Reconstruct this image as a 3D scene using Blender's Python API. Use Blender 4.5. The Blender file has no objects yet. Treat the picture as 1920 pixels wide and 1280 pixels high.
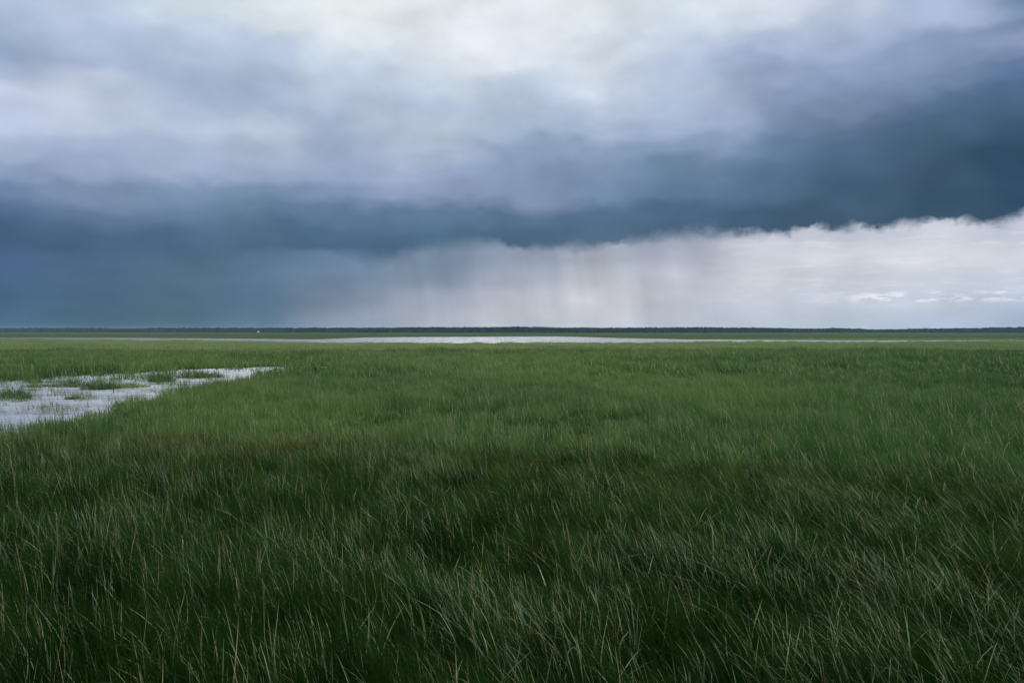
import bpy, math
import numpy as np

# ------------------------------------------------------------------ basics
C = bpy.context.scene.collection
R = math.radians
H = 2.3                    # eye height above the marsh
F = 1493.0                 # focal length in photo pixels (1920 wide)
HOR = 622.0                # horizon row in the photo

# ------------------------------------------------------------------ camera
cd = bpy.data.cameras.new('camera')
cd.sensor_width = 36.0
cd.lens = 36.0 * F / 1920.0
cd.clip_start = 0.1
cd.clip_end = 20000
cam = bpy.data.objects.new('camera', cd)
cam.location = (0, 0, H)
cam.rotation_euler = (R(90) - math.atan((640 - HOR) / F), 0, 0)
C.objects.link(cam)
bpy.context.scene.camera = cam

vs = bpy.context.scene.view_settings
vs.view_transform = 'Standard'
vs.look = 'None'
vs.exposure = 0.0
vs.gamma = 1.0

SUN_AZ = R(-2.5)           # from +Y towards +X
SUN_EL = R(37)
sl = bpy.data.lights.new('sun', 'SUN')
sl.energy = 1.5
sl.angle = R(12)
sl.color = (1.0, 0.95, 0.87)
so = bpy.data.objects.new('sun', sl)
so.rotation_euler = (R(90) - SUN_EL, 0, R(180) - SUN_AZ)
so.location = (0, 0, 60)
C.objects.link(so)


# ------------------------------------------------------------------ node helpers
class NT:
    def __init__(self, tree):
        self.t = tree
        tree.nodes.clear()

    def n(self, typ, **kw):
        o = self.t.nodes.new(typ)
        for k, v in kw.items():
            setattr(o, k, v)
        return o

    def link(self, a, b):
        self.t.links.new(a, b)

    def _in(self, sock, v):
        if isinstance(v, bpy.types.NodeSocket):
            self.link(v, sock)
        else:
            sock.default_value = v

    def m(self, op, a, b=None, c=None, clamp=False):
        o = self.n('ShaderNodeMath', operation=op)
        o.use_clamp = clamp
        self._in(o.inputs[0], a)
        if b is not None:
            self._in(o.inputs[1], b)
        if c is not None:
            self._in(o.inputs[2], c)
        return o.outputs[0]

    def mix(self, f, a, b, blend='MIX'):
        o = self.n('ShaderNodeMix', data_type='RGBA', blend_type=blend)
        o.clamp_factor = True
        self._in(o.inputs[0], f)
        self._in(o.inputs[6], a)
        self._in(o.inputs[7], b)
        return o.outputs[2]

    def vec(self, x, y, z=0.0):
        o = self.n('ShaderNodeCombineXYZ')
        self._in(o.inputs[0], x)
        self._in(o.inputs[1], y)
        self._in(o.inputs[2], z)
        return o.outputs[0]

    def noise(self, v, scale, detail=4, rough=0.5, dist=0.0):
        o = self.n('ShaderNodeTexNoise')
        self._in(o.inputs['Vector'], v)
        o.inputs['Scale'].default_value = scale
        o.inputs['Detail'].default_value = detail
        o.inputs['Roughness'].default_value = rough
        o.inputs['Distortion'].default_value = dist
        return o.outputs[0]

    def mr(self, v, a, b, c=0.0, d=1.0, smooth=False):
        o = self.n('ShaderNodeMapRange')
        if smooth:
            o.interpolation_type = 'SMOOTHSTEP'
        self._in(o.inputs[0], v)
        for i, x in enumerate((a, b, c, d)):
            self._in(o.inputs[i + 1], x)
        return o.outputs[0]

    def ramp(self, f, stops, interp='EASE'):
        o = self.n('ShaderNodeValToRGB')
        cr = o.color_ramp
        cr.interpolation = interp
        while len(cr.elements) < len(stops):
            cr.elements.new(0.5)
        for e, (p, c) in zip(cr.elements, stops):
            e.position = p
        for e, (p, c) in zip(cr.elements, stops):
            e.color = (c[0], c[1], c[2], 1)
        self._in(o.inputs[0], f)
        return o.outputs[0]

    def curve(self, v, pts, lo, hi, vmax):
        """piecewise curve of v (lo..hi) -> 0..vmax"""
        x = self.mr(v, lo, hi)
        o = self.n('ShaderNodeFloatCurve')
        cv = o.mapping.curves[0]
        ps = [((a - lo) / (hi - lo), b / vmax) for a, b in pts]
        while len(cv.points) < len(ps):
            cv.points.new(0.5, 0.5)
        for p, q in zip(cv.points, ps):
            p.location = q
        o.mapping.update()
        self.link(x, o.inputs[1])
        return self.m('MULTIPLY', o.outputs[0], vmax)


def lin(c):
    return tuple(((v / 255.0) / 12.92 if v / 255.0 < 0.04045 else ((v / 255.0 + 0.055) / 1.055) ** 2.4) for v in c)


# ------------------------------------------------------------------ sky (world)
COLS = list(range(0, 1921, 160))
ROWS_A = [0, 40, 80, 120, 160, 200, 240, 280, 320, 360, 400, 440, 480]
TAB_A = {
 0: [(172,190,220),(168,186,216),(152,174,206),(165,182,214),(195,206,230),(180,192,222),(185,196,228),(160,178,208),(138,158,194),(106,132,170),(80,108,150),(64,94,132),(60,90,128)],
 160: [(185,202,226),(180,195,224),(168,186,214),(165,182,212),(190,202,224),(196,207,228),(188,200,224),(165,182,214),(150,168,200),(120,144,178),(92,120,154),(68,98,130),(62,92,124)],
 320: [(208,222,234),(195,210,230),(178,196,222),(165,185,212),(160,180,208),(175,190,216),(182,196,220),(165,182,212),(160,176,206),(115,142,174),(96,126,158),(70,103,138),(65,98,130)],
 480: [(215,226,234),(210,222,232),(182,198,224),(176,194,220),(165,184,212),(158,178,206),(190,203,225),(168,184,212),(150,168,200),(112,140,172),(96,128,158),(76,108,138),(70,102,130)],
 640: [(232,240,242),(230,236,242),(218,228,238),(200,214,230),(188,202,224),(178,194,218),(160,178,206),(150,170,200),(150,168,202),(126,148,184),(88,120,155),(70,104,136),(66,99,129)],
 800: [(228,236,240),(226,234,240),(224,232,240),(214,224,236),(200,214,230),(175,192,218),(182,198,216),(178,192,216),(150,168,200),(140,158,190),(88,120,153),(73,106,136),(70,102,131)],
 960: [(225,234,240),(226,232,242),(228,234,242),(220,228,240),(190,206,226),(182,198,222),(170,188,212),(142,164,196),(128,152,184),(128,150,182),(81,113,142),(72,102,131),(72,102,129)],
 1120: [(228,236,242),(224,232,240),(214,224,236),(212,224,236),(206,218,234),(185,200,222),(165,184,214),(130,154,184),(122,146,178),(112,138,172),(77,109,142),(75,106,134),(81,109,136)],
 1280: [(214,226,236),(205,218,234),(190,204,226),(180,195,222),(180,196,222),(172,188,216),(158,176,208),(128,152,184),(104,134,166),(92,124,158),(70,102,134),(70,100,129),(72,102,131)],
 1440: [(214,222,234),(208,218,234),(178,194,222),(150,168,202),(140,160,192),(130,150,184),(114,138,170),(92,122,156),(80,112,145),(72,105,135),(59,91,119),(61,91,119),(61,91,119)],
 1600: [(198,208,230),(180,194,222),(160,178,212),(138,158,192),(126,148,182),(112,136,170),(88,114,146),(75,105,138),(68,98,128),(60,90,118),(60,90,116),(60,90,116),(60,90,116)],
 1760: [(165,184,216),(168,184,216),(130,154,190),(128,148,182),(108,132,166),(78,106,140),(66,98,128),(60,92,118),(54,84,112),(50,82,108),(52,82,106),(52,82,106),(52,82,106)],
 1920: [(105,135,172),(105,132,168),(140,158,196),(95,124,164),(75,105,145),(66,98,130),(56,86,116),(44,76,104),(42,74,102),(40,72,100),(44,75,102),(46,76,102),(46,76,102)],
}
ROWS_B = [440, 480, 520, 560, 600, 620]
TAB_B = {
 0: [(66,98,139),(66,98,139),(66,99,137),(60,96,130),(62,96,125),(70,99,122)],
 160: [(75,105,139),(70,101,133),(72,105,137),(66,99,128),(62,96,120),(64,96,116)],
 320: [(78,107,137),(74,104,132),(76,107,132),(72,103,126),(68,99,119),(72,101,117)],
 480: [(85,116,148),(84,116,146),(86,118,146),(78,110,138),(84,116,140),(88,118,140)],
 640: [(90,120,150),(96,124,154),(106,132,158),(118,136,160),(135,146,168),(140,150,170)],
 800: [(110,135,160),(118,140,164),(128,146,170),(155,164,184),(168,174,190),(172,178,192)],
 960: [(130,148,170),(140,154,176),(160,168,186),(182,186,200),(190,194,204),(192,196,206)],
 1120: [(150,160,178),(166,174,190),(190,194,206),(205,206,214),(200,203,212),(198,202,212)],
 1280: [(151,160,179),(168,174,191),(185,191,205),(189,193,207),(189,194,209),(189,195,211)],
 1440: [(200,204,219),(204,208,221),(203,207,219),(196,203,217),(189,198,213),(189,196,213)],
 1600: [(194,200,217),(212,216,225),(204,209,223),(194,202,219),(185,196,213),(185,194,213)],
 1760: [(202,206,221),(215,218,227),(202,209,223),(190,201,219),(179,192,215),(179,192,215)],
 1920: [(196,202,220),(212,217,228),(196,205,223),(179,194,219),(170,187,215),(171,187,215)],
}
EDGE = [(0,470),(160,475),(320,472),(480,470),(640,472),(700,485),(780,470),(930,454),(960,464),(1080,463),(1150,459),(1280,440),(1400,440),(1475,440),(1495,428),(1600,428),(1700,421),(1760,413),(1800,415),(1860,420),(1920,403)]


def az_of(px):
    return math.degrees(math.atan((px - 960) / F))


def el_of(px, y):
    a = math.atan((px - 960) / F)
    return math.degrees(math.atan((HOR - y) / F * math.cos(a)))


def make_world():
    w = bpy.data.worlds.new('World')
    bpy.context.scene.world = w
    w.use_nodes = True
    g = NT(w.node_tree)
    tc = g.n('ShaderNodeTexCoord')
    sep = g.n('ShaderNodeSeparateXYZ')
    nrm = g.n('ShaderNodeVectorMath', operation='NORMALIZE')
    g.link(tc.outputs['Generated'], nrm.inputs[0])
    g.link(nrm.outputs[0], sep.inputs[0])
    X, Y, Z = sep.outputs
    az = g.m('MULTIPLY', g.m('ARCTAN2', X, Y), 180 / math.pi)      # degrees, 0 = north (+Y)
    el = g.m('MULTIPLY', g.m('ARCSINE', Z), 180 / math.pi)
    P = g.vec(az, g.m('MULTIPLY', el, 1.7), 0.0)
    # domain warp: rolling cloud billows
    n1 = g.noise(P, 0.15, 2.5, 0.5)
    P2 = g.vec(g.m('ADD', az, 57.0), g.m('MULTIPLY', el, 1.7), 11.0)
    n2 = g.noise(P2, 0.18, 3, 0.5)
    damp = g.mr(el, 1.0, 9.0, 0.25, 1.0)
    waz = g.m('MULTIPLY_ADD', g.m('SUBTRACT', n1, 0.5), g.m('MULTIPLY', damp, 9.0), az)
    wel = g.m('MULTIPLY_ADD', g.m('SUBTRACT', n2, 0.5), g.m('MULTIPLY', damp, 3.6), el)

    def table(tab, rows, azv, elv, emax):
        t = g.mr(elv, 0.0, emax)
        prev = None
        for i, px in enumerate(COLS):
            stops = sorted((min(1.0, max(0.0, el_of(px, y) / emax)), lin(c)) for y, c in zip(rows, tab[px]))
            r = g.ramp(t, stops)
            if prev is None:
                prev = r
            else:
                f = g.mr(azv, az_of(COLS[i - 1]), az_of(px), 0, 1, True)
                prev = g.mix(f, prev, r)
        return prev

    upper = table(TAB_A, ROWS_A, waz, wel, 24.0)
    # vertical rain streaks below the cloud base
    slant = g.m('MULTIPLY_ADD', el, 0.14, az)
    st = g.noise(g.vec(slant, g.m('MULTIPLY', el, 0.10), 3.0), 0.36, 2, 0.5)
    st2 = g.noise(g.vec(slant, g.m('MULTIPLY', el, 0.06), 8.0), 2.2, 2, 0.5)
    rainmask = g.m('MULTIPLY', g.mr(az, -16, -6, 0, 1, True), g.mr(az, 9, 15, 1, 0, True))
    sx = g.m('MULTIPLY', g.m('ADD', g.m('SUBTRACT', st, 0.5), g.m('MULTIPLY', g.m('SUBTRACT', st2, 0.5), 0.06)), g.m('MULTIPLY', rainmask, 8.0))
    lower = table(TAB_B, ROWS_B, g.m('ADD', az, sx), el, 8.0)
    st3 = g.noise(g.vec(slant, g.m('MULTIPLY', el, 0.05), 17.0), 0.34, 3, 0.55)
    rs = g.m('MULTIPLY_ADD', g.m('SUBTRACT', st3, 0.5), g.m('MULTIPLY', rainmask, 0.50), 1.0)
    lower = g.mix(1.0, lower, g.vec(rs, rs, rs), 'MULTIPLY')
    # thin bright streak clouds in the clear gap on the right
    sn = g.noise(g.vec(g.m('MULTIPLY', az, 0.30), g.m('MULTIPLY', el, 2.1), 2.0), 1.0, 6, 0.62)
    gap = g.m('MULTIPLY', g.mr(az, 10, 20, 0, 1, True), g.mr(el, 1.0, 2.2, 0, 1, True))
    sn = g.m('MULTIPLY', g.mr(sn, 0.48, 0.76, 0, 0.38, True), gap)
    lower = g.mix(sn, lower, lin((243, 242, 244)) + (1,))
    sd = g.noise(g.vec(g.m('MULTIPLY', az, 0.16), g.m('MULTIPLY', el, 1.3), 7.0), 1.0, 4, 0.5)
    lower = g.mix(g.m('MULTIPLY', g.mr(sd, 0.50, 0.75, 0, 0.28, True), gap), lower, lin((188, 198, 220)) + (1,))
    # a low broken row of small bright clouds far off on the right
    pn = g.noise(g.vec(g.m('MULTIPLY', az, 0.55), g.m('MULTIPLY', el, 1.9), 14.0), 1.0, 6, 0.6)
    row = g.m('MULTIPLY', g.mr(az, 22, 24.5, 0, 1, True), g.m('MULTIPLY', g.mr(el, 1.75, 2.15, 0, 1, True), g.mr(el, 2.3, 2.75, 1, 0, True)))
    lower = g.mix(g.m('MULTIPLY', g.mr(pn, 0.46, 0.60, 0, 0.9, True), row), lower, lin((240, 241, 244)) + (1,))
    # ragged edge of the cloud base
    edge = g.curve(az, [(az_of(p), el_of(p, y)) for p, y in EDGE], az_of(0), az_of(1920), 10.0)
    e1 = g.noise(g.vec(az, g.m('MULTIPLY', el, 1.3), 21.0), 0.75, 7, 0.62)
    e2 = g.noise(g.vec(az, g.m('MULTIPLY', el, 1.0), 5.0), 2.4, 5, 0.6)
    ragged = g.mr(az, -18, 14, 0.25, 1.0)
    d = g.m('SUBTRACT', el, edge)
    d = g.m('ADD', d, g.m('MULTIPLY', g.m('SUBTRACT', e1, 0.5), g.m('MULTIPLY', ragged, 1.3)))
    d = g.m('ADD', d, g.m('MULTIPLY', g.m('SUBTRACT', e2, 0.5), g.m('MULTIPLY', ragged, 0.35)))
    soft = g.mr(az, -20, 14, 0.5, 0.30)
    sv = g.noise(g.vec(az, g.m('MULTIPLY', el, 0.5), 33.0), 0.5, 3, 0.5)
    soft = g.m('MULTIPLY', soft, g.mr(sv, 0.35, 0.65, 0.55, 2.3))
    isup = g.mr(g.m('DIVIDE', d, soft), -1, 1, 0, 1, True)
    col = g.mix(isup, lower, upper)
    hs = g.n('ShaderNodeHueSaturation')
    hs.inputs['Saturation'].default_value = 0.92
    g.link(col, hs.inputs['Color'])
    col = hs.outputs[0]
    # fine mottling
    fm = g.noise(P, 0.20, 4, 0.48)
    fmul = g.mr(fm, 0.3, 0.7, 0.86, 1.08)
    col = g.mix(1.0, col, g.vec(fmul, fmul, fmul), 'MULTIPLY')
    # overhead and behind the camera: an unseen overcast deck, its brightness shaped to light the marsh
    hn = g.noise(nrm.outputs[0], 2.2, 5, 0.55)
    deck = g.mix(hn, (0.30, 0.36, 0.46, 1), (0.70, 0.74, 0.80, 1))
    # the veiled sun behind the cloud: a broad bright patch above the picture
    sd_ = g.n('ShaderNodeVectorMath', operation='DOT_PRODUCT')
    g.link(nrm.outputs[0], sd_.inputs[0])
    sd_.inputs[1].default_value = (math.sin(SUN_AZ) * math.cos(SUN_EL), math.cos(SUN_AZ) * math.cos(SUN_EL), math.sin(SUN_EL))
    fb = g.mr(g.m('ABSOLUTE', az), 55, 115, 4.0, 0.34, True)  # unseen sky in front boosted to brighten water and grass, dimmed behind
    deck = g.mix(1.0, deck, g.vec(fb, fb, fb), 'MULTIPLY')
    glow = g.mr(sd_.outputs[1 if len(sd_.outputs) > 1 else 0], math.cos(R(34)), 1.0, 0, 1, True)
    deck = g.mix(glow, deck, (9.5, 9.6, 9.8, 1))
    up = g.mr(el, 22.5, 36, 0, 1, True)
    back = g.mr(g.m('ABSOLUTE', az), 45, 85, 0, 1, True)
    col = g.mix(g.m('MAXIMUM', up, back), col, deck)
    # below the horizon
    col = g.mix(g.mr(el, -1.5, -0.2, 1, 0), col, (0.03, 0.05, 0.03, 1))
    bg = g.n('ShaderNodeBackground')
    g.link(col, bg.inputs[0])
    bg.inputs[1].default_value = 1.0
    # the open sky above the clouds
    sky = g.n('ShaderNodeTexSky', sky_type='NISHITA')
    sky.sun_disc = False
    sky.sun_elevation = SUN_EL
    sky.sun_rotation = SUN_AZ
    b2 = g.n('ShaderNodeBackground')
    g.link(sky.outputs[0], b2.inputs[0])
    b2.inputs[1].default_value = 0.08
    mx = g.n('ShaderNodeMixShader')
    g.link(g.m('MAXIMUM', isup, g.mr(az, 10, 32, 1.0, 0.965)), mx.inputs[0])
    g.link(b2.outputs[0], mx.inputs[1])
    g.link(bg.outputs[0], mx.inputs[2])
    out = g.n('ShaderNodeOutputWorld')
    g.link(mx.outputs[0], out.inputs[0])
    w.cycles.sampling_method = 'MANUAL'
    w.cycles.sample_map_resolution = 1024


make_world()

# ------------------------------------------------------------------ numpy noise
rng = np.random.default_rng(7)


def vnoise(x, y, seed=0):
    xi = np.floor(x).astype(np.int64)
    yi = np.floor(y).astype(np.int64)
    fx = x - xi
    fy = y - yi
    fx = fx * fx * (3 - 2 * fx)
    fy = fy * fy * (3 - 2 * fy)

    def h(a, b):
        n = (a * 374761393 + b * 668265263 + seed * 1442695041) & 0x7fffffff
        n = ((n ^ (n >> 13)) * 1274126177) & 0x7fffffff
        n = (n ^ (n >> 16)) & 0xffff
        return n / 65535.0
    a = h(xi, yi)
    b = h(xi + 1, yi)
    c = h(xi, yi + 1)
    d = h(xi + 1, yi + 1)
    return (a * (1 - fx) + b * fx) * (1 - fy) + (c * (1 - fx) + d * fx) * fy


def fbm(x, y, seed=0, oct=4):
    s = 0
    a = 0.5
    t = 0
    for i in range(oct):
        s = s + a * vnoise(x * 2 ** i, y * 2 ** i, seed + i * 17)
        t += a
        a *= 0.5
    return s / t


def sstep(a, b, x):
    t = np.clip((x - a) / (b - a), 0, 1)
    return t * t * (3 - 2 * t)


# ------------------------------------------------------------------ water outlines (bearing -> distance)
def brg(x, y):
    return 960 + F * x / np.maximum(y, 0.5)


POND_PX = [-900, -400, 0, 70, 110, 200, 215, 320, 380, 435, 480, 560, 605, 640]
POND_NEAR = [22, 15.5, 17, 18.9, 20.2, 22.2, 24.6, 26.8, 28.8, 33, 39, 44, 46.0, 48.5]
POND_FAR = [24, 33, 37.3, 38.3, 40.6, 43, 43.3, 47.4, 49.2, 51, 52.5, 52.5, 52, 49]
LAKE_PX = [-1500, -600, 0, 200, 400, 600, 700, 930, 1040, 1150, 1280, 1500, 1600, 1920, 2600, 3600]
LAKE_NEAR = [320, 262, 233, 215, 190, 157, 152, 149, 154, 157, 161, 166, 170, 176, 194, 260]
LAKE_FAR = [335, 315, 305, 310, 275, 245, 330, 383, 400, 300, 244, 222, 218, 222, 240, 265]


def pond_in(x, y):
    """signed 'depth' inside the pond in metres (positive = water)"""
    p = brg(x, y)
    n = np.interp(p, POND_PX, POND_NEAR)
    f = np.interp(p, POND_PX, POND_FAR)
    d = np.minimum(y - n, f - y)
    d = d + (fbm(x * 0.5, y * 0.35, 3, 3) - 0.5) * 3.2
    d = np.where((p < -900) | (p > 640) | (y < 5), -9.0, d)
    # grassy shoals within the pond
    return d - 3.4 * sstep(0.56, 0.72, fbm(x * 0.33 + 9, y * 0.22 + 4, 31, 3))


def lake_in(x, y):
    p = brg(x, y)
    n = np.interp(p, LAKE_PX, LAKE_NEAR)
    f = np.interp(p, LAKE_PX, LAKE_FAR)
    d = np.minimum(y - n, f - y) + (fbm(x * 0.05, y * 0.04, 5, 4) - 0.5) * 18
    return np.where((p < -1500) | (p > 3600) | (y < 50), -9.0, d)


def water_in(x, y):
    return np.maximum(pond_in(x, y), lake_in(x, y))


def ground_z(x, y):
    z = 0.05 + (fbm(x * 0.35, y * 0.35, 11, 3) - 0.5) * 0.10
    z = np.maximum(z, 0.02)
    w = water_in(x, y)
    return z - sstep(-0.4, 1.2, w) * 0.45


# ------------------------------------------------------------------ mesh helper
def mesh_obj(name, verts, faces_flat, loop_tot, mat, attrs=None, smooth=True, parent=None):
    me = bpy.data.meshes.new(name)
    nv = len(verts)
    me.vertices.add(nv)
    me.vertices.foreach_set('co', np.asarray(verts, np.float32).ravel())
    me.loops.add(len(faces_flat))
    me.loops.foreach_set('vertex_index', np.asarray(faces_flat, np.int32))
    lt = np.asarray(loop_tot, np.int32)
    ls = np.concatenate(([0], np.cumsum(lt)[:-1])).astype(np.int32)
    me.polygons.add(len(lt))
    me.polygons.foreach_set('loop_start', ls)
    me.polygons.foreach_set('loop_total', lt)
    me.polygons.foreach_set('use_smooth', np.full(len(lt), smooth, bool))
    for k, a in (attrs or {}).items():
        at = me.attributes.new(k, 'FLOAT', 'POINT')
        at.data.foreach_set('value', np.asarray(a, np.float32))
    me.update(calc_edges=True)
    me.materials.append(mat)
    o = bpy.data.objects.new(name, me)
    C.objects.link(o)
    if parent:
        o.parent = parent
    return o


def tag(o, label=None, cat=None, group=None, kind=None):
    if label:
        o['label'] = label
    if cat:
        o['category'] = cat
    if group:
        o['group'] = group
    if kind:
        o['kind'] = kind
    return o


def new_mat(name):
    m = bpy.data.materials.new(name)
    m.use_nodes = True
    return m, NT(m.node_tree)


# ------------------------------------------------------------------ materials
def grass_mat(name, ca, cb, straw, straw_amt, tip, tip_amt, trans=0.35, rough=0.42, spec=(0.15, 0.5), pale=0.35, dry=False):
    """ca..cb: blade greens by blade; straw: dead blades; tip: browned tips, on the meadow a painted sheen"""
    m, g = new_mat(name)
    at = g.n('ShaderNodeAttribute', attribute_name='tint')
    tt = g.n('ShaderNodeAttribute', attribute_name='along')
    pt = g.n('ShaderNodeAttribute', attribute_name='patch')
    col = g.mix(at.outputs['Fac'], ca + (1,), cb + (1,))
    tip_some = g.mr(at.outputs['Fac'], 0.15, 0.75)
    if not dry:
        # patches of lusher and yellower grass over the ground
        col = g.mix(pt.outputs['Fac'], col, g.mix(0.5, col, (cb[0] * 1.3, cb[1] * 1.18, cb[2] * 1.0, 1)))
    # a second random number per blade: some blades are pale, with glints painted into their upper part
    r2 = g.m('FRACT', g.m('MULTIPLY', at.outputs['Fac'], 37.0))
    pa = g.n('ShaderNodeAttribute', attribute_name='pale')
    glint = pa.outputs['Fac']
    col = g.mix(g.m('MULTIPLY', g.m('MULTIPLY', glint, pale), g.mr(tt.outputs['Fac'], 0.35, 0.85, 0.10, 1.0)), col, (0.46, 0.60, 0.36, 1))
    f = g.m('MULTIPLY', g.mr(tt.outputs['Fac'], 0.55, 1.0, 0, 1, True), tip_amt)
    f = g.m('MULTIPLY', f, tip_some)
    if dry:
        f = g.m('MULTIPLY', f, g.mr(pt.outputs['Fac'], 0, 1, 0.30, 2.0), clamp=True)
    col = g.mix(f, col, tip + (1,))
    r3 = g.m('FRACT', g.m('MULTIPLY', at.outputs['Fac'], 91.0))
    dead = g.mr(r3, 1.0 - straw_amt, 1.0 - straw_amt + 0.004)
    col = g.mix(dead, col, straw + (1,))
    b = g.n('ShaderNodeBsdfPrincipled')
    g.link(col, b.inputs['Base Color'])
    b.inputs['Roughness'].default_value = rough
    g.link(g.mr(glint, 0, 1, spec[0], spec[1]), b.inputs['Specular IOR Level'])
    tr = g.n('ShaderNodeBsdfTranslucent')
    g.link(col, tr.inputs[0])
    mx = g.n('ShaderNodeMixShader')
    mx.inputs[0].default_value = trans
    g.link(b.outputs[0], mx.inputs[1])
    g.link(tr.outputs[0], mx.inputs[2])
    o = g.n('ShaderNodeOutputMaterial')
    g.link(mx.outputs[0], o.inputs[0])
    return m


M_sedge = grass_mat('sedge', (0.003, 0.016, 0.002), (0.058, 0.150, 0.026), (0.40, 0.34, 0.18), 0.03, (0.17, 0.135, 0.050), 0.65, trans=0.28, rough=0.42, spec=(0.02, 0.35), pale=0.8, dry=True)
M_meadow = grass_mat('meadow_grass', (0.014, 0.058, 0.011), (0.122, 0.222, 0.056), (0.34, 0.32, 0.20), 0.06, (0.24, 0.26, 0.13), 0.6)  # pale tips: sheen on the grass tops painted in as colour
M_shore_lit = grass_mat('shore_grass', (0.110, 0.180, 0.065), (0.220, 0.300, 0.120), (0.30, 0.28, 0.16), 0.04, (0.26, 0.26, 0.12), 0.4)  # paler than the meadow: sunlit strip painted into the blade colours
M_pondgrass = grass_mat('pond_sedge', (0.022, 0.065, 0.020), (0.060, 0.120, 0.030), (0.25, 0.22, 0.12), 0.03, (0.16, 0.14, 0.06), 0.4)
M_yellowgrass = grass_mat('yellow_sedge', (0.090, 0.150, 0.025), (0.170, 0.220, 0.035), (0.25, 0.22, 0.12), 0.03, (0.2, 0.2, 0.06), 0.4)


def ground_mat():
    m, g = new_mat('marsh_soil')
    geo = g.n('ShaderNodeNewGeometry')
    sp = g.n('ShaderNodeSeparateXYZ')
    g.link(geo.outputs['Position'], sp.inputs[0])
    pos = geo.outputs['Position']
    n1 = g.noise(pos, 0.9, 6, 0.6)
    col = g.mix(n1, (0.008, 0.014, 0.005, 1), (0.022, 0.032, 0.011, 1))
    # far plain across the lake: low sedge in bands
    band = g.noise(g.vec(g.m('MULTIPLY', sp.outputs[0], 0.0016), g.m('MULTIPLY', sp.outputs[1], 0.011), 0), 1.0, 6, 0.62)
    far = g.mix(g.mr(band, 0.32, 0.68), (0.026, 0.044, 0.021, 1), (0.056, 0.070, 0.030, 1))
    col = g.mix(g.mr(sp.outputs[1], 150, 230, 0, 1, True), col, far)
    b = g.n('ShaderNodeBsdfPrincipled')
    g.link(col, b.inputs['Base Color'])
    b.inputs['Roughness'].default_value = 0.95
    b.inputs['Specular IOR Level'].default_value = 0.0
    o = g.n('ShaderNodeOutputMaterial')
    g.link(b.outputs[0], o.inputs[0])
    return m


def water_mat(name, sx, sy, strength, dist, rough, silt=(0.035, 0.044, 0.044)):
    m, g = new_mat(name)
    geo = g.n('ShaderNodeNewGeometry')
    sp = g.n('ShaderNodeSeparateXYZ')
    g.link(geo.outputs['Position'], sp.inputs[0])
    v = g.vec(g.m('MULTIPLY', sp.outputs[0], sx), g.m('MULTIPLY', sp.outputs[1], sy), 0)
    h = g.noise(v, 1.0, 2.5, 0.55)
    bp = g.n('ShaderNodeBump')
    bp.inputs['Strength'].default_value = strength
    bp.inputs['Distance'].default_value = dist
    g.link(h, bp.inputs['Height'])
    b = g.n('ShaderNodeBsdfPrincipled')
    b.inputs['Base Color'].default_value = silt + (1,)
    rv = g.noise(g.vec(g.m('MULTIPLY', sp.outputs[0], sx * 0.10), g.m('MULTIPLY', sp.outputs[1], sy * 0.20), 4.0), 1.0, 6, 0.7)
    g.link(g.mr(rv, 0.35, 0.65, rough * 0.45, rough * 1.25), b.inputs['Roughness'])
    b.inputs['IOR'].default_value = 1.333
    g.link(bp.outputs[0], b.inputs['Normal'])
    o = g.n('ShaderNodeOutputMaterial')
    g.link(b.outputs[0], o.inputs[0])
    return m


# ------------------------------------------------------------------ ground and water
def polar_sheet(name, rr, aa, zf, mat, closed):
    nr, na = len(rr), len(aa)
    r, a = np.meshgrid(rr, aa, indexing='ij')
    x = r * np.sin(a)
    y = r * np.cos(a)
    v = np.stack([x, y, zf(x, y)], -1).reshape(-1, 3)
    i = np.arange(nr - 1)[:, None]
    j = np.arange(na if closed else na - 1)[None, :]
    j2 = (j + 1) % na
    q = np.stack([i * na + j, i * na + j2, (i + 1) * na + j2, (i + 1) * na + j], -1).reshape(-1, 4)[:, ::-1]
    return mesh_obj(name, v, q.ravel(), np.full(len(q), 4), mat)


rr = np.concatenate(([0.02], 1.2 * 1.014 ** np.arange(0, 430)))
rr = np.concatenate((rr[rr < 480], np.geomspace(490, 12000, 60)))
aa = np.concatenate((np.linspace(-R(50), R(50), 420), np.linspace(R(53), R(307), 64)))
ground = polar_sheet('ground', rr, aa, ground_z, ground_mat(), True)
tag(ground, kind='structure')


def sheet(name, pts, mat):
    o = mesh_obj(name, pts, list(range(len(pts))), [len(pts)], mat, smooth=False)
    return tag(o, kind='structure')


def outline_sheet(name, px, near, far, pad, mat):
    a = [((p - 960) / F * (n - pad), n - pad, 0.0) for p, n in zip(px, near)]
    b = [((p - 960) / F * (f + pad), f + pad, 0.0) for p, f in zip(px, far)]
    v = a + b
    n = len(a)
    fl = []
    for i in range(n - 1):
        fl += [i, i + 1, n + i + 1, n + i]
    o = mesh_obj(name, v, fl, [4] * (n - 1), mat, smooth=False)
    return tag(o, kind='structure')


outline_sheet('pond_water', POND_PX, POND_NEAR, POND_FAR, 3.0, water_mat('pond_water', 1.6, 5.0, 1.0, 0.12, 0.40, (0.095, 0.112, 0.140)))
outline_sheet('lake_water', LAKE_PX, LAKE_NEAR, LAKE_FAR, 14.0, water_mat('lake_water', 1.0, 3.0, 1.0, 0.14, 0.19))


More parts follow.
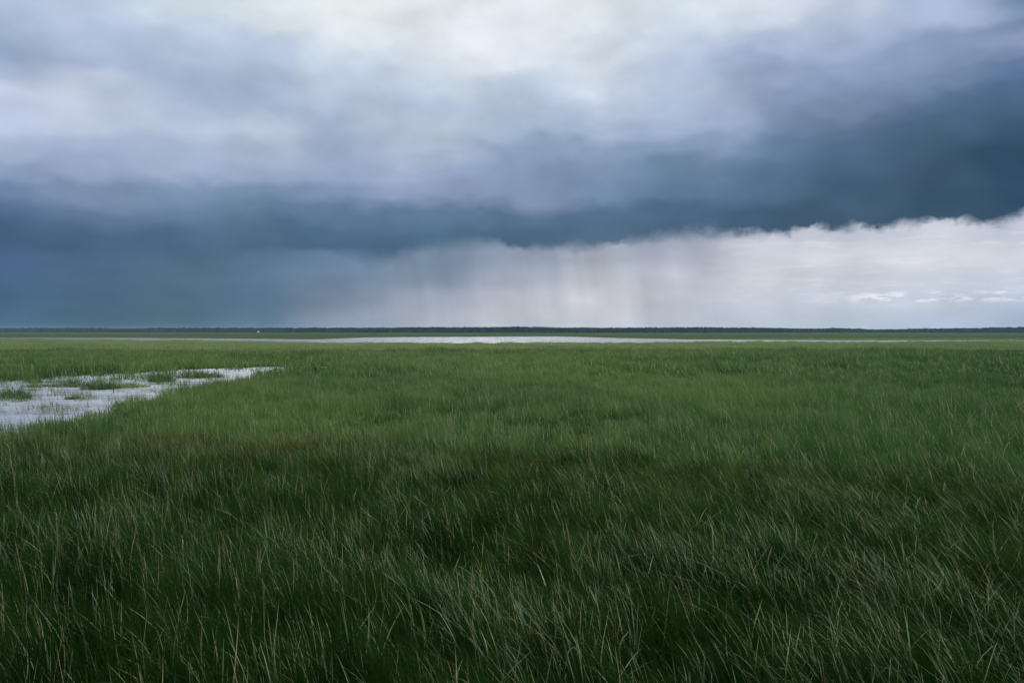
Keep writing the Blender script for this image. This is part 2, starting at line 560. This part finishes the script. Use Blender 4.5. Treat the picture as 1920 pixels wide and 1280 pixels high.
# ------------------------------------------------------------------ grass blades
def blades(name, x, y, h, w, lean, leanaz, curl, tint, patch, segs, mat, z0=None, face=None, parent=None, pale=None):
    n = len(x)
    z = ground_z(x, y) - 0.02 if z0 is None else z0
    ts = np.linspace(0, 1, segs + 1)
    lx, ly = np.cos(leanaz), np.sin(leanaz)
    fa = rng.uniform(0, 2 * math.pi, n) if face is None else face
    wx, wy = np.cos(fa), np.sin(fa)
    kx = rng.normal(0, 0.05, n)                      # sideways kink
    V, A = [], []
    for k, t in enumerate(ts):
        off = h * (lean * t + curl * t * t)
        up = h * (t - 0.42 * curl * t ** 2.2 - 0.25 * lean * t)
        s = h * kx * math.sin(t * 4.0)
        px = x + lx * off - ly * s
        py = y + ly * off + lx * s
        pz = z + up
        ww = w * (1.0 - t ** 1.6) * 0.5 * (0.6 + 0.8 * min(1, t * 3))
        if k < segs:
            V.append(np.stack([px - wx * ww, py - wy * ww, pz], -1))
            V.append(np.stack([px + wx * ww, py + wy * ww, pz], -1))
            A += [t, t]
        else:
            V.append(np.stack([px, py, pz], -1))
            A.append(t)
    nv = 2 * segs + 1
    if pale is None:
        pale = (rng.uniform(0, 1, n) < 0.10) * rng.uniform(0.4, 1.0, n)
    V = np.stack(V, 1).reshape(-1, 3)
    base = (np.arange(n) * nv)[:, None]
    loc = []
    tot = []
    for k in range(segs - 1):
        loc += [2 * k, 2 * k + 1, 2 * k + 3, 2 * k + 2]
        tot.append(4)
    k = segs - 1
    loc += [2 * k, 2 * k + 1, 2 * k + 2]
    tot.append(3)
    fl = (base + np.array(loc)[None, :]).ravel()
    lt = np.tile(np.array(tot), n)
    return mesh_obj(name, V, fl, lt, mat, {'tint': np.repeat(tint, nv), 'along': np.tile(np.array(A), n), 'patch': np.repeat(patch, nv), 'pale': np.repeat(pale, nv)}, parent=parent)


def scatter(n, d0, d1, margin=2.0, side=0.69):
    """uniform over the wedge in front of the camera"""
    hw1 = side * d1 + margin
    y = rng.uniform(d0, d1, int(n * 2.2))
    keep = rng.uniform(0, 1, len(y)) < (side * y + margin) / hw1
    y = y[keep][:n]
    x = rng.uniform(-1, 1, len(y)) * (side * y + margin)
    return x, y


def tall_edge(x, y):
    p = brg(x, y)
    e = np.interp(p, [-400, 0, 300, 640, 960, 1200, 1500, 1920, 2400], [14.6, 15.0, 14.8, 14.3, 13.5, 12.7, 11.8, 11.1, 10.6])
    return e + (fbm(x * 0.4, y * 0.4, 41, 3) - 0.5) * 2.6


def wedge_area(d0, d1, margin=2.0, side=0.69):
    return side * (d1 ** 2 - d0 ** 2) + 2 * margin * (d1 - d0)


def lean_field(x, y, n):
    # wind from the right: upright on the left, swept to the left on the right
    p = np.clip(brg(x, y) / 1920.0, -0.3, 1.3)
    gust = fbm(x * 0.25, y * 0.18, 77, 3)
    return np.clip(-0.03 + 0.28 * p + 0.26 * (gust - 0.5), 0.0, 0.6)


def tall_sedge():
    n = int(wedge_area(3.0, 17.5) * 2250)
    x, y = scatter(n, 3.0, 17.5)
    k = (y < tall_edge(x, y) + rng.normal(0, 0.7, len(x)))
    cl = fbm(x * 1.9, y * 1.9, 51, 3)
    k &= rng.uniform(0, 1, len(x)) < 0.42 + 0.8 * sstep(0.28, 0.68, cl)
    x, y, cl = x[k], y[k], cl[k]
    n = len(x)
    big = fbm(x * 0.28, y * 0.28, 61, 3)
    h = (0.36 + 0.36 * cl + 0.34 * (big - 0.5)) * 0.84 * rng.uniform(0.55, 1.2, n) * (0.88 + 0.12 * sstep(0.0, 3.0, tall_edge(x, y) - y))
    w = rng.uniform(0.0040, 0.0086, n)
    base = lean_field(x, y, n)
    la = math.pi + rng.normal(0, 0.8, n)
    lean = np.clip(base + rng.normal(0, 0.10, n), -0.25, 0.75)
    curl = np.abs(rng.normal(0.16, 0.24, n)) + base * 0.4
    stray = rng.uniform(0, 1, n) < 0.035
    la = np.where(stray, rng.uniform(0, 6.283, n), la)
    lean = np.where(stray, rng.uniform(0.3, 0.9, n), lean)
    tint = np.clip(0.5 * rng.uniform(0, 1, n) + 1.0 * (fbm(x * 3.2, y * 2.6, 55, 2) - 0.25), 0, 1)
    h = h * (0.7 + 0.6 * vnoise(x * 4.5, y * 4.0, 57))
    tint = np.clip(tint * np.interp(y, [3, 6, 10, 14], [0.32, 0.50, 0.78, 0.95]), 0, 1)  # nearer blades darker: foreground shade painted into the tint
    pale = (rng.uniform(0, 1, n) < 0.045 + 0.12 * sstep(0.40, 0.72, fbm(x * 0.75, y * 0.55, 88, 3))) * rng.uniform(0.3, 1.0, n)
    w = np.where(pale > 0, w * 1.35, w)
    patch = sstep(3.6, 0.6, tall_edge(x, y) - y) * sstep(0.30, 0.55, fbm(x * 0.22 + 5, y * 0.3, 71, 3)) * np.interp(brg(x, y), [0, 300, 1000, 1300, 1900], [0.5, 1, 1, 0.5, 0.15])
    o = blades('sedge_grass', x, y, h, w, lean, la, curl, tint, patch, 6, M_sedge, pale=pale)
    tag(o, 'tall dark green sedge with pale bent blades filling the foreground', 'grass', kind='stuff')


def meadow(name, d0, d1, dens, w0, w1, segs, hmul, label, mat=None, fq=2.4):
    n = int(wedge_area(d0, d1) * dens)
    x, y = scatter(n, d0, d1)
    k = y > tall_edge(x, y) - 0.4 + rng.normal(0, 0.7, len(x))
    pw = water_in(x, y)
    shore = sstep(1.0, -0.5, pw) ** 1.5
    emerg = 0.55 * sstep(0.50, 0.68, fbm(x * 0.45, y * 0.55, 91, 4)) + 0.80 * sstep(0.50, 0.60, fbm(x * 1.0, y * 0.8, 93, 3)) + 0.12
    lk = lake_in(x, y) > -0.2
    k &= rng.uniform(0, 1, len(x)) < np.where(lk, np.maximum(shore, 0.02 * (lake_in(x, y) < 4)), np.maximum(shore, emerg))
    cl = fbm(x * 0.75, y * 0.55, 52, 3)
    k &= rng.uniform(0, 1, len(x)) < 0.50 + 0.9 * sstep(0.25, 0.7, cl)
    x, y, cl = x[k], y[k], cl[k]
    n = len(x)
    big = fbm(x * 0.10, y * 0.13, 62, 4)
    h = (0.13 + 0.38 * cl ** 1.4 + 0.75 * np.clip(big - 0.36, 0, 1)) * rng.uniform(0.65, 1.2, n) * hmul
    h = np.where(pond_in(x, y) > 0, h * 0.7 + rng.uniform(0.12, 0.36, n), h)
    w = rng.uniform(w0, w1, n) * np.where(pond_in(x, y) > 0.3, 1.5, 1.0)
    base = lean_field(x, y, n)
    la = math.pi + rng.normal(0, 0.9, n)
    lean = np.clip(base + rng.normal(0, 0.16, n), -0.2, 0.7)
    curl = np.abs(rng.normal(0.10, 0.15, n)) + base * 0.3
    tint = np.clip(0.42 * rng.uniform(0, 1, n) + 0.95 * (fbm(x * fq, y * fq * 0.7, 56, 3) - 0.22), 0, 1)
    h = h * (0.42 + 1.15 * vnoise(x * fq * 1.3 + 3, y * fq * 0.9, 58))
    patch = sstep(0.36, 0.64, fbm(x * 0.16 + 5, y * 0.10, 72, 4)) * 0.75 + 0.5 * sstep(90, 170, y)
    patch = patch * np.interp(brg(x, y), [0, 500, 1300, 1800], [0.8, 1.0, 0.8, 0.15])  # less yellow to the right, part of the painted cloud shadow
    tint = tint * np.interp(brg(x, y), [0, 500, 1200, 1900], [0.85, 1.0, 0.95, 0.5])  # darker to the right: cloud shadow painted into the blade tint
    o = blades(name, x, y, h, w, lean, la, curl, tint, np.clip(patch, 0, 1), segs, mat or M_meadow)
    tag(o, label, 'grass', kind='stuff')


tall_sedge()
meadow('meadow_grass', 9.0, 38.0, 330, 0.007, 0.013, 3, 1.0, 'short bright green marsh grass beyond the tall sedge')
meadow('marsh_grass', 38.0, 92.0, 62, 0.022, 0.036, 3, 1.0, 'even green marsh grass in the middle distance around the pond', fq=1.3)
meadow('shore_grass', 92.0, 240.0, 12, 0.07, 0.13, 2, 0.75, 'pale green grass along the near shore of the lake', M_shore_lit, fq=0.4)


# ------------------------------------------------------------------ tussocks standing in the pond
def at(px, yrow, z=0.0):
    d = (H - z) * F / (yrow - HOR)
    return ((px - 960) / F * d, d)


def tussock(px, yrow, rx, ry, h, nb, mat, label, lean=0.12):
    cx, cy = at(px, yrow)
    root = bpy.data.objects.new('sedge_tussock', None)
    root.location = (cx, cy, -0.05)
    C.objects.link(root)
    tag(root, label, 'grass tussock', 'sedge tussocks standing in the pond')
    a = rng.uniform(0, 6.283, nb)
    r = np.sqrt(rng.uniform(0, 1, nb))
    x = np.cos(a) * r * rx
    y = np.sin(a) * r * ry
    hh = 1.2 * h * (1.0 - 0.5 * r ** 2) * rng.uniform(0.6, 1.15, nb)
    blades('leaves', x, y, hh, rng.uniform(0.012, 0.022, nb), np.clip(lean + 0.30 * r + rng.normal(0, 0.1, nb), 0, 0.8),
           a + rng.normal(0, 0.5, nb), np.abs(rng.normal(0.15, 0.12, nb)), rng.uniform(0, 1, nb), np.zeros(nb), 4, mat,
           z0=np.full(nb, -0.05), parent=root)
    # the root clump the leaves grow from: a low lumpy mound
    na, nr = 20, 5
    V = [(0, 0, 0.13)]
    for i in range(1, nr + 1):
        for j in range(na):
            t = j / na * 2 * math.pi
            rr_ = 0.6 * i / nr * (0.9 + 0.14 * math.sin(3 * t + px) + 0.08 * math.sin(7 * t))
            V.append((math.cos(t) * rr_ * rx, math.sin(t) * rr_ * ry, 0.13 * (1 - (i / nr) ** 2) - 0.10 * (i == nr)))
    fl, tot = [], []
    for j in range(na):
        fl += [0, 1 + j, 1 + (j + 1) % na]
        tot.append(3)
    for i in range(1, nr):
        for j in range(na):
            p, q = 1 + (i - 1) * na + j, 1 + (i - 1) * na + (j + 1) % na
            fl += [p, p + na, q + na, q]
            tot.append(4)
    mesh_obj('root_clump', V, fl, tot, M_root, parent=root)


def plain_mat(name, col, rough=0.8, var=0.25, scale=2.0):
    m, g = new_mat(name)
    geo = g.n('ShaderNodeNewGeometry')
    f = g.mr(g.noise(geo.outputs['Position'], scale, 5, 0.6), 0.3, 0.7)
    c = g.mix(f, tuple(v * (1 - var) for v in col) + (1,), tuple(v * (1 + var) for v in col) + (1,))
    b = g.n('ShaderNodeBsdfPrincipled')
    g.link(c, b.inputs['Base Color'])
    b.inputs['Roughness'].default_value = rough
    o = g.n('ShaderNodeOutputMaterial')
    g.link(b.outputs[0], o.inputs[0])
    return m


M_root = plain_mat('root_mat', (0.035, 0.045, 0.018))
tussock(374, 707.5, 1.15, 0.9, 0.50, 900, M_pondgrass, 'broadest dark green sedge tussock, at the far right of the open pond water')
tussock(303, 715, 0.55, 0.5, 0.62, 520, M_pondgrass, 'tall narrow sedge tussock upright in the water left of the broadest one')
tussock(140, 724, 0.95, 0.8, 0.42, 620, M_pondgrass, 'low spreading green tussock halfway between the pond left end and the yellow mat')
tussock(187, 729, 0.70, 0.6, 0.46, 560, M_pondgrass, 'dark mounded tussock touching the left side of the yellow green mat')
tussock(228, 726, 1.10, 0.8, 0.34, 800, M_yellowgrass, 'bright yellow green sedge mat in the middle of the pond')
tussock(70, 725, 0.65, 0.5, 0.28, 420, M_pondgrass, 'small low tussock alone near the far bank at the pond left end')
tussock(22, 745, 0.33, 0.3, 0.55, 300, M_pondgrass, 'dark upright tussock nearest the left edge of the photo')
tussock(43, 747, 0.22, 0.2, 0.40, 180, M_pondgrass, 'small dark tussock just right of the upright one at the left edge')
tussock(135, 748, 0.22, 0.2, 0.30, 130, M_pondgrass, 'tiny sparse sprig of sedge alone in the open near water')

# ------------------------------------------------------------------ far forest on the horizon
def leaf_mat(name, a, b_):
    m, g = new_mat(name)
    at_ = g.n('ShaderNodeAttribute', attribute_name='tint')
    c = g.mix(at_.outputs['Fac'], a + (1,), b_ + (1,))
    b = g.n('ShaderNodeBsdfPrincipled')
    g.link(c, b.inputs['Base Color'])
    b.inputs['Roughness'].default_value = 0.7
    b.inputs['Specular IOR Level'].default_value = 0.0
    o = g.n('ShaderNodeOutputMaterial')
    g.link(b.outputs[0], o.inputs[0])
    return m


def forest():
    nt = 9000
    x = rng.uniform(-1, 1, nt)
    dep = rng.uniform(0, 1, nt) ** 1.6
    px = 960 + x * 1250
    dist = np.interp(px, [-300, 0, 480, 800, 1200, 1640, 1920, 2300], [2700, 2600, 2250, 1850, 1800, 2150, 1850, 1800]) + dep * 130
    xx = (px - 960) / F * dist
    hp = 8.5 + 4.5 * (fbm(px / 75.0, px * 0 + 3, 101, 4)) + np.interp(px, [0, 500, 800, 1250, 1560, 1640, 1700, 1920], [2, 1.0, 1.5, 1, -0.5, -3.5, -1, 0.5])
    h = hp * rng.uniform(0.75, 1.1, nt) + dep * 1.5 + 1.8 * (rng.uniform(0, 1, nt) < 0.02)
    con = rng.uniform(0, 1, nt) < 0.35                # pointed crowns
    nl = 26
    t = rng.uniform(0.05, 1, (nt, nl))
    prof = np.where(con[:, None], (1 - t) * 0.9 + 0.06, np.sqrt(np.clip(1 - (2 * t - 1.05) ** 2, 0.02, 1)))
    rad = h[:, None] * np.where(con, 0.17, 0.28)[:, None] * prof * np.sqrt(rng.uniform(0.2, 1, (nt, nl)))
    an = rng.uniform(0, 6.283, (nt, nl))
    cx = (xx[:, None] + np.cos(an) * rad).ravel()
    cy = (dist[:, None] + np.sin(an) * rad).ravel()
    cz = (t * h[:, None]).ravel()
    n = len(cx)
    s = rng.uniform(0.9, 2.0, n)
    u = rng.normal(0, 1, (n, 3))
    u /= np.linalg.norm(u, axis=1, keepdims=True)
    v = rng.normal(0, 1, (n, 3))
    v = np.cross(u, v)
    v /= np.linalg.norm(v, axis=1, keepdims=True)
    c = np.stack([cx, cy, cz], -1)
    c[:, 2] = np.maximum(c[:, 2], 0.3)
    V = np.stack([c - u * s[:, None] - v * s[:, None] * .6, c + u * s[:, None] - v * s[:, None] * .6, c + u * s[:, None] * .8 + v * s[:, None] * .7, c - u * s[:, None] * .8 + v * s[:, None] * .7], 1).reshape(-1, 3)
    tint = np.repeat(np.repeat(rng.uniform(0, 1, nt), nl) * 0.6 + rng.uniform(0, 0.4, n), 4)
    o = mesh_obj('forest', V, np.arange(n * 4), np.full(n, 4), leaf_mat('forest_leaf', (0.008, 0.024, 0.018), (0.020, 0.044, 0.028)), {'tint': tint}, smooth=False)
    tag(o, 'dark distant forest line along the whole horizon', 'forest', kind='stuff')


forest()


# ------------------------------------------------------------------ far house and mast
def prim(name, verts, faces, mat, parent):
    fl = [i for f in faces for i in f]
    return mesh_obj(name, verts, fl, [len(f) for f in faces], mat, smooth=False, parent=parent)


def box(x0, x1, y0, y1, z0, z1):
    v = [(x0, y0, z0), (x1, y0, z0), (x1, y1, z0), (x0, y1, z0), (x0, y0, z1), (x1, y0, z1), (x1, y1, z1), (x0, y1, z1)]
    f = [(3, 2, 1, 0), (4, 5, 6, 7), (0, 1, 5, 4), (1, 2, 6, 5), (2, 3, 7, 6), (3, 0, 4, 7)]
    return v, f


M_white = plain_mat('white_render', (0.24, 0.25, 0.26), 0.7, 0.05)
M_roof = plain_mat('pale_roof', (0.22, 0.23, 0.25), 0.5, 0.1)
M_dark = plain_mat('dark_glass', (0.03, 0.035, 0.04), 0.2, 0.1)
M_steel = plain_mat('pale_steel', (0.16, 0.2, 0.2), 0.5, 0.08)


def house():
    d = 1560.0
    r = bpy.data.objects.new('house', None)
    r.location = ((484.5 - 960) / F * d, d, 0.03)
    C.objects.link(r)
    tag(r, 'tiny white house at the foot of the dark treeline, left of centre', 'house')
    v, f = box(-1.9, 1.9, -2.5, 2.5, 0, 2.3)
    v += [(-1.9, 0, 3.2), (1.9, 0, 3.2)]
    f = f[:1] + f[2:3] + f[4:5] + [(1, 2, 6, 9, 5), (3, 0, 4, 8, 7)]
    prim('wall', v, f, M_white, r)
    rv = [(-2.2, -2.8, 2.2), (2.2, -2.8, 2.2), (2.2, 0, 3.3), (-2.2, 0, 3.3), (2.2, 2.8, 2.2), (-2.2, 2.8, 2.2)]
    rv += [(a, b, c + 0.12) for a, b, c in rv]
    rf = [(0, 3, 2, 1), (3, 5, 4, 2), (6, 7, 8, 9), (9, 8, 10, 11), (0, 1, 7, 6), (4, 5, 11, 10), (1, 2, 8, 7), (2, 4, 10, 8), (3, 0, 6, 9), (5, 3, 9, 11)]
    prim('roof', rv, rf, M_roof, r)


def mast():
    d = 1600.0
    r = bpy.data.objects.new('mast', None)
    r.location = ((550 - 960) / F * d, d, 0.03)
    C.objects.link(r)
    tag(r, 'faint pale mast rising above the treeline, right of the white house', 'mast')
    # tapering lattice: three legs with horizontal rings
    V, Fc = [], []

    def bar(a, b, w):
        a, b = np.array(a), np.array(b)
        dr = b - a
        dr = dr / np.linalg.norm(dr)
        s = np.cross(dr, (0.3, 1, 0.2))
        s = s / np.linalg.norm(s) * w
        t = np.cross(dr, s)
        i = len(V)
        for p in (a, b):
            V.extend([tuple(p + s + t), tuple(p - s + t), tuple(p - s - t), tuple(p + s - t)])
        for k in range(4):
            Fc.append((i + k, i + (k + 1) % 4, i + 4 + (k + 1) % 4, i + 4 + k))
    for q in range(3):
        a0 = q * 2.0944
        bar((math.cos(a0) * 0.6, math.sin(a0) * 0.6, 0), (math.cos(a0) * 0.2, math.sin(a0) * 0.2, 8.4), 0.06)
        a1 = a0 + 2.0944
        for k in range(6):
            z0, z1 = k * 1.4, (k + 1) * 1.4
            r0, r1 = 0.6 - 0.4 * z0 / 8.4, 0.6 - 0.4 * z1 / 8.4
            bar((math.cos(a0) * r0, math.sin(a0) * r0, z0), (math.cos(a1) * r1, math.sin(a1) * r1, z1), 0.04)
    prim('tower', V, Fc, M_steel, r)
    V2, F2 = box(-0.9, 0.9, -0.15, 0.15, 8.4, 8.9)
    prim('crossarm', V2, F2, M_steel, r)


house()
mast()


# ------------------------------------------------------------------ haze: humid air over the plain
def haze():
    v, f = box(-9000, 9000, -3000, 13000, -2.0, 19.0)
    m, g = new_mat('haze_air')
    pv = g.n('ShaderNodeVolumePrincipled')
    pv.inputs['Color'].default_value = (0.45, 0.74, 0.92, 1)
    pv.inputs['Density'].default_value = 0.00006
    o = g.n('ShaderNodeOutputMaterial')
    g.link(pv.outputs[0], o.inputs['Volume'])
    fl = [i for q in f for i in q]
    ob = mesh_obj('haze', v, fl, [4] * 6, m, smooth=False)
    tag(ob, kind='stuff')


haze()
